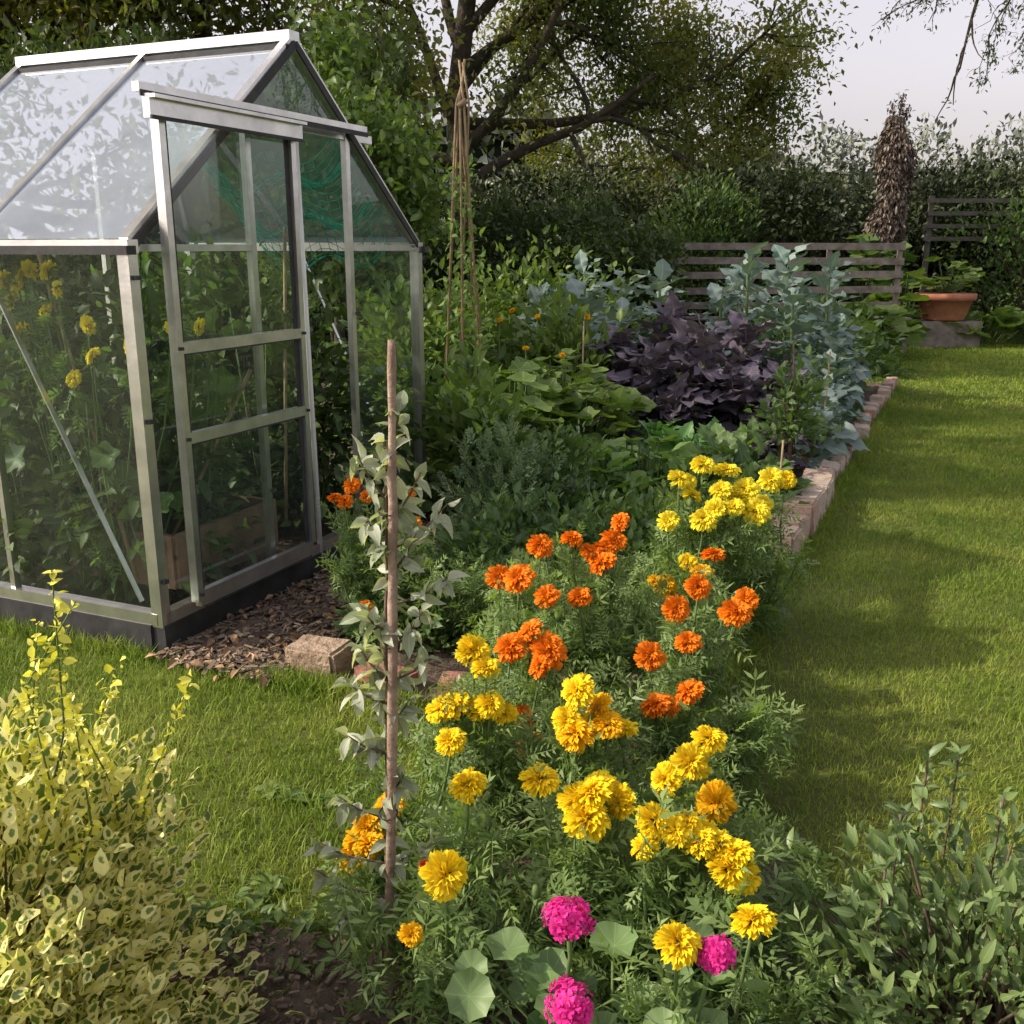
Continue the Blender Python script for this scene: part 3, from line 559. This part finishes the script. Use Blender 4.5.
bush('herb_plant',(.72,4.45,0),(.32,.35,.36),1500,TL_serr,.05,[L_green,M_stem],clumps=60)
bush('pepper_plant',(1.0,5.1,0),(.28,.35,.3),1100,TL_small,.06,[L_mint,M_stem],clumps=50)
bush('beetroot_plant',(1.3,5.6,0),(.22,.35,.3),500,TL_kale,.17,[L_mint,M_stem],clumps=40)
bush('salad_plant',(.95,4.75,0),(.16,.25,.28),900,TL_lance,.06,[L_mint,M_stem],clumps=40)
bush('marigold_foliage_plant',(.80,3.8,0),(.18,.26,.38),900,T_pin,.08,[L_mari,M_stem],clumps=50)
bush('dahlia_plant',(.5,8.3,0),(.6,.5,.95),2400,TL_small,.10,[L_green,M_stem],clumps=80)
bush('currant_bush',(-.75,7.9,0),(.6,.6,1.2),3000,TL_serr,.10,[L_green,M_stem],clumps=80)
bush('raspberry_bush',(0.2,11.2,0),(1.4,.6,1.25),5500,TL_serr,.10,[L_green,M_stem],clumps=140)
bush('currant_bush',(3.6,12.3,0),(1.1,.6,.7),3000,TL_serr,.10,[L_mint,M_stem],clumps=100)
mb=MB()
for x,y,z in [(.2,8.0,.98),(.0,8.4,1.0),(.6,8.1,.97),(-.4,7.5,1.05),(.35,7.0,.78),(-.1,8.0,.95),(.1,7.3,.8)]:
    p=A(x,y,z); mb.tube([A(x,y,0),p],.005,4,1); flower(mb,p,.026,2)
mb.build('squash_blossoms',[L_green,M_stem,P_gold])
mb=MB(); mb.tube([A(1.72,6.1,0),A(1.73,6.1,.6),A(1.7,6.1,.95)],[.012,.009,.005],6,1); bush('x',(1.71,6.1,.35),(.16,.16,.6),500,TL_small,.06,None,clumps=26,cs=.18,build=False,mb=mb); mb.build('young_fruit_tree',[L_mint,M_twig])
mb=MB(); apex=A(-.34,7.3,2.45)
for k in range(7):
    a=k*6.283/7+.2; b=A(-.34+.2*math.cos(a),7.3+.25*math.sin(a),0); top=apex+(apex-b)*rng.uniform(.03,.12); mb.tube([b,apex+A(rng.normal()*.03,0,0),top],.009,6,0)
    P=resample([b,apex],60)[:50]; n=70; q=P[rng.integers(0,50,n)]+rng.normal(size=(n,3))*.06; leaves(mb,TL_small,q,rdir(n),.06,1,.6)
mb.tube([apex-A(.03,0,.02),apex+A(.03,0,.02)],.022,8,0)
mb.build('runner_bean_wigwam',[M_cane,L_bright])
mb=MB()
for x,y,h in [(1.45,5.3,.5),(.5,7.2,1.0),(2.2,7.0,.8)]: mb.tube([A(x,y,0),A(x+.01,y,h)],.006,6)
mb.build('bamboo_canes',[M_cane])

# ---------------------------------------------------------------- far garden furniture
o=empty('slatted_garden_bench'); x,y,w=2.35,15.0,3.45
mb=MB()
for i,z in enumerate((.66,.88,1.10,1.32,1.52)): mb.bar((x+rng.normal()*.03,y+.25,z+rng.normal()*.01),(x+w,y+.25,z+rng.normal()*.015),.025,.10)
mb.build('backrest',[M_wood],smooth=False,parent=o); mb=MB()
for i in range(4): mb.bar((x,y-.22+.12*i,.5),(x+w,y-.22+.12*i,.5),.10,.03)
mb.build('seat',[M_wood],smooth=False,parent=o); mb=MB()
for xx in (x+.06,x+w*.35,x+w*.68,x+w-.06): mb.bar((xx,y+.29,0),(xx,y+.29,1.56),.07,.05,up=(0,1,0)); mb.bar((xx,y-.2,0),(xx,y-.2,.48),.07,.06,up=(0,1,0))
mb.build('legs',[M_wood],smooth=False,parent=o)
mb=MB()
for i in range(4): mb.bar((7.1,17.9,1.65+.21*i),(10.5,17.9,1.65+.21*i),.03,.07)
for x in (7.2,8.9,10.4): mb.bar((x,17.95,0),(x,17.95,2.36),.08,.06,up=(0,1,0))
mb.build('slatted_fence',[M_fence],smooth=False)
bush('climbing_rose',(9.0,17.7,0),(2.0,.35,2.45),4200,TL_serr,.10,[L_mint,M_twig],clumps=150,cs=.10)
def pot(name,c,r,h,plant):
    mb=MB(); c=A(*c); pr=[(0,.72),(.05,.74),(.75,.95),(.76,1.06),(1.0,1.08),(1.0,.96),(.88,.94)]
    mb.tube([c+A(0,0,h*a+.0001*i) for i,(a,b) in enumerate(pr)],[r*b for a,b in pr],24,0); mb.tube([c+A(0,0,h*.86),c+A(0,0,h*.88)],r*.93,24,1)
    for _ in range(plant):
        a=rng.uniform(0,6.28); R=r*rng.uniform(.2,.9); p=c+A(R*math.cos(a),R*math.sin(a),h+rng.uniform(.05,.5)); mb.tube([c+A(0,0,h*.85),p],.008,4,2); leaves(mb,T_squash,[p],A(math.cos(a),math.sin(a),0)[None],.22,3,.3)
    return mb.build(name,[M_terra,M_soil,M_stem,L_green])
pot('terracotta_pot',(6.7,15.8,.42),.42,.40,22)
mb=MB(); mb.bar((6.2,15.85,.2),(7.2,15.85,.2),.6,.42); mb.build('stone_plinth',[M_wood],smooth=False)

# ---------------------------------------------------------------- hedges and trees
def f1(x,p=0): return .5*np.sin(1.7*x+p)+.3*np.sin(4.1*x+2+p)+.2*np.sin(9.3*x+p*2)
def hedge(name,x0,x1,y,dep,h,n,size,m,amp=.25,p=0,T=TL_simple,rag=.12):
    mb=MB(); N1=int(n*.68); x=rng.uniform(x0,x1,N1); z=rng.uniform(0,1,N1)*(h+amp*f1(x,p)); yy=y+amp*.8*f1(x*1.3+z*2.1,p+1)+rng.normal(size=N1)*rag
    P1=np.stack([x,yy,z],1); N2=n-N1; x=rng.uniform(x0,x1,N2); yy=rng.uniform(y,y+dep,N2); z=h+amp*f1(x,p)+amp*.5*f1(yy*2,p)+np.abs(rng.normal(size=N2))*rag*1.5-.1
    P=np.concatenate([P1,np.stack([x,yy,z],1)]); D=np.concatenate([np.tile(A(0,-.8,.35),(N1,1)),np.tile(A(0,-.2,.9),(N2,1))])+rng.normal(size=(n,3))*.6
    cl=.5+.5*np.sin(P[:,0]*3.1+p)*np.sin(P[:,2]*4.3)*np.cos(P[:,0]*1.3+P[:,2]*2); leaves(mb,T,P,D,size,0,.8,np.clip(.55*rng.random(n)+.45*cl,0,1))
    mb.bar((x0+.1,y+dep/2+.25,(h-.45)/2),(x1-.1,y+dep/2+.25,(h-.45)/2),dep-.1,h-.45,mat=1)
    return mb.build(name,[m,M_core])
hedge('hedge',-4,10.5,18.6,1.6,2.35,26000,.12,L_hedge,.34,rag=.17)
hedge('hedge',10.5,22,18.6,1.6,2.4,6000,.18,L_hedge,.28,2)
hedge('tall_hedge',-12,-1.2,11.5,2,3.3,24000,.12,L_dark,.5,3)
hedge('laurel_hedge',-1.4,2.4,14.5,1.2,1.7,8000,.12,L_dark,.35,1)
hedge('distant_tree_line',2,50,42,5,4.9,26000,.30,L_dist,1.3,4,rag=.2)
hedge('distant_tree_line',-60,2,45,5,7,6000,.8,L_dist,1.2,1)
def tree(name,base,trunk,limbs,mats,lsize,lper,T=TL_simple,levels=2,tr=.25,spread=.35,tipL=.62,wob=.16):
    mb=MB(); tips=[]; base=A(*base); trunk=[base+A(*q) for q in trunk]; n=10; tp=resample(trunk,n); mb.tube(tp,np.linspace(tr,tr*.55,n),10,1)
    def grow(p,d,L,r,lev):
        pts=[p]; dd=nrm(d)
        for i in range(5): dd=nrm(dd+rng.normal(size=3)*wob+UP*.03); pts.append(pts[-1]+dd*L/5)
        pts=np.array(pts); mb.tube(pts,np.linspace(r,r*.4,6),6 if lev<2 else 4,1,cap=False)
        if lev>=levels: tips.append(pts[2:]); return
        if lev==levels-1: tips.append(pts[3:])
        for k in range(5):
            f=rng.uniform(.3,1) ; q=resample(pts,21)[int(f*20)]; nd=nrm(nrm(pts[-1]-pts[0])+rng.normal(size=3)*.65); grow(q,nd,L*tipL*rng.uniform(.7,1.1),r*.45,lev+1)
    for (f,d,L) in limbs: grow(resample(trunk,41)[int(f*40)],A(*d),L,tr*.42,0)
    tp=np.concatenate(tips); cv=rng.random(len(tp)); N=len(tp)*lper; idx=rng.integers(0,len(tp),N); P=tp[idx]+rng.normal(size=(N,3))*spread
    leaves(mb,T,P,rdir(N)-UP*.2,lsize,0,.7,np.clip(.5*rng.random(N)+.5*cv[idx],0,1))
    return mb.build(name,mats)
tree('oak_tree',(-1.0,21,0),[(0,0,0),(.1,0,2.5),(-.1,0,4.2),(.2,0,6.5)],[(.38,(.9,-.1,.35),4.2),(.45,(-.8,0,.5),3.2),(.5,(.8,-.3,.6),4.5),(.58,(-.5,-.3,.8),3.5),(.62,(1,.1,.45),4.8),(.7,(.6,.3,.8),4),(.8,(-.4,.1,1),3.5),(.9,(.4,-.3,1),3.5),(.98,(0,0,1),3),(.85,(1,-.2,.6),4.5),(.75,(.9,.2,.5),3.6)],[L_tree,M_bark],.125,38,spread=.34,tr=.30)
tree('ash_tree',(4.0,24,0),[(0,0,0),(.1,0,2),(0,0,4)],[(.5,(.6,0,.8),2.2),(.7,(-.7,0,.7),2.4),(.9,(.5,-.2,.7),2.3),(1,(-.2,0,1),2.2),(.6,(-.9,.1,.5),2.2)],[L_tree,M_bark],.125,30,spread=.32,tr=.18)
tree('oak_tree',(-7.5,16,0),[(0,0,0),(.1,0,2.5),(0,0,5)],[(.4,(.9,-.3,.4),4),(.5,(-.8,0,.6),4),(.65,(.7,-.4,.6),4),(.8,(.2,-.6,.8),4),(.95,(-.4,-.2,.9),4),(.97,(.9,0,.6),4)],[L_tree,M_bark],.15,50,spread=.42,tr=.35)
tree('birch_tree',(-4.2,14.5,0),[(0,0,0),(0,0,2.5),(.1,0,4.5)],[(.5,(.9,-.2,.5),2.6),(.6,(-.8,-.3,.6),2.6),(.8,(.5,-.3,.9),2.6),(.95,(-.4,0,.9),2.6)],[L_tree,M_bark],.13,45,spread=.38,tr=.2)
tree('hazel_tree',(-1.5,8.8,0),[(0,0,0),(0,0,.8),(.05,0,1.6)],[(.3,(-.4,0,1),1.2),(.5,(.3,-.1,1),1.2),(.8,(-.2,-.2,1),1.2),(.95,(.12,.1,1),1.3),(.6,(0,-.4,.9),1.0)],[L_green,M_bark],.09,24,TL_serr,tr=.06,spread=.15,tipL=.5)
tree('walnut_tree',(-6.8,7.6,0),[(0,0,0),(.1,0,3),(.1,0,6)],[(.8,(.8,-.4,.6),2.4),(.85,(-.3,.8,.6),2.2),(.9,(.6,-.9,.6),2.6),(.98,(.2,.2,.9),2.4),(.97,(.5,-.7,.9),2.4)],[L_tree,M_bark],.13,13,spread=.30,tr=.2)
# overhanging tree at right
mb=MB(); mb.tube(resample([A(6.6,8,0),A(6.5,8,2.2),A(6.2,7.8,3.8),A(6.3,7.8,6)],12),np.linspace(.22,.1,12),10,1)
lim=resample([A(6.3,7.8,3.5),A(5.0,7.4,3.9),A(3.9,7.1,3.7),A(3.0,6.9,3.35)],14); mb.tube(lim,np.linspace(.09,.022,14),7,1)
tipsP=[]
def twig(p,d,L,r,lv):
    d=nrm(A(*d)); pts=[p]
    for i in range(5): d=nrm(d+rng.normal(size=3)*.22-UP*.08); pts.append(pts[-1]+d*L/5)
    mb.tube(pts,np.linspace(r,r*.4,6),4,1,cap=False)
    if lv<2:
        for _ in range(5): twig(pts[rng.integers(1,6)],d+rng.normal(size=3)*.6,L*.5,r*.5,lv+1)
    tipsP.extend(pts[2:])
for k in (4,6,8,10,12,13,13): twig(lim[k],(-.5+rng.normal()*.3,rng.normal()*.3,-.5),.55,.012,0)
for q in [(3.35,6.9,3.3),(3.2,6.8,3.25),(3.5,7.1,3.4)]: twig(A(*q),(-.1,0,-1),.5,.008,0)
twig(A(3.0,6.9,3.35),(-.45,0,-.9),.75,.016,1); twig(A(2.9,6.9,3.3),(-1,0,-.25),.5,.01,1)
tp=np.array(tipsP); N=2200; P=tp[rng.integers(0,len(tp),N)]+rng.normal(size=(N,3))*.02; leaves(mb,TL_lance,P,rdir(N)-UP*.4,.028,0)
mb.build('larch_tree',[L_dark,M_bark])
# dead conifer column
mb=MB(); mb.tube([A(6.35,17.6,0),A(6.35,17.6,3.5)],[.12,.03],7,1); N=9000; z=rng.uniform(.2,3.6,N); a=rng.uniform(0,6.28,N); R=.26*np.minimum(1,(3.95-z)*1.1)*(.6+.45*rng.random(N))*(1+.25*np.sin(z*5+a*2))
P=np.stack([6.35+R*np.cos(a)+.05*np.sin(z*3),17.6+R*np.sin(a),z],1); D=np.stack([np.cos(a)*.3,np.sin(a)*.3,-.8+0*a],1)+rng.normal(size=(N,3))*.35; leaves(mb,TL_lance,P,D,.09,0)
for q in [(.07,.0,3.95),(-.10,0,3.80),(.18,0,3.75)]:
    mb.tube([A(6.35,17.6,3.2),A(6.35+q[0],17.6,q[2])],[.02,.008],5,1); n=160; leaves(mb,TL_lance,resample([A(6.35,17.6,3.2),A(6.35+q[0],17.6,q[2])],n)+rng.normal(size=(n,3))*.03,rdir(n)-UP*.4,.07,0)
mb.build('dead_conifer_tree',[L_brown,M_bark])
bush('laurel_bush',(8.2,19,1.0),(1.8,1,1.9),7000,TL_simple,.12,[L_hedge,M_bark],clumps=150,cs=.12)
bush('elder_bush',(10.5,20,1.2),(2.2,1,2.1),7000,TL_simple,.13,[L_dark,M_bark],clumps=150,cs=.12)
bush('holly_bush',(5.0,19.3,1.0),(1.2,.8,1.9),5000,TL_simple,.12,[L_dark,M_bark],clumps=100,cs=.12)
bush('hawthorn_bush',(3.4,18.4,.4),(1.2,.6,2.3),5000,TL_simple,.11,[L_mint,M_bark],clumps=90,cs=.12)
bush('elder_bush',(1.2,17.8,.0),(1.0,.6,2.2),4000,TL_small,.11,[L_green,M_bark],clumps=80,cs=.12)

# ---------------------------------------------------------------- light, sky, camera
sd=nrm(A(-.80,-.06,.56)); el=math.asin(sd[2]); az=math.atan2(sd[0],sd[1])
w_=bpy.data.worlds.new('World'); sc.world=w_; w_.use_nodes=True; nt=w_.node_tree; bg=nt.nodes['Background']
sky=nt.nodes.new('ShaderNodeTexSky'); sky.sky_type='NISHITA'; sky.sun_disc=False; sky.sun_elevation=el; sky.sun_rotation=az%(2*math.pi); sky.dust_density=3; sky.air_density=1.2
hs=nt.nodes.new('ShaderNodeHueSaturation'); hs.inputs['Saturation'].default_value=.28; hs.inputs['Value'].default_value=1.5; nt.links.new(sky.outputs[0],hs.inputs['Color'])
mt=nt.nodes.new('ShaderNodeMix'); mt.data_type='RGBA'; mt.blend_type='MULTIPLY'; mt.inputs[0].default_value=1; mt.inputs[7].default_value=(1.05,.95,.98,1); nt.links.new(hs.outputs[0],mt.inputs[6]); nt.links.new(mt.outputs[2],bg.inputs[0]); bg.inputs[1].default_value=.15
s=bpy.data.lights.new('sun','SUN'); s.energy=5.0; s.angle=math.radians(.8); s.color=(1,.87,.68); so=bpy.data.objects.new('sun',s); sc.collection.objects.link(so); so.rotation_euler=Vector(-sd).to_track_quat('-Z','Y').to_euler()
cam=bpy.data.cameras.new('camera'); cam.lens=35.16; cam.sensor_width=36; cam.clip_end=2000; cam.clip_start=.02; co=bpy.data.objects.new('camera',cam); sc.collection.objects.link(co)
co.location=(0,0,1.5); co.rotation_euler=(math.radians(90-14.8),0,0); sc.camera=co
sc.view_settings.view_transform='Standard'; sc.view_settings.look='None'; sc.view_settings.exposure=0
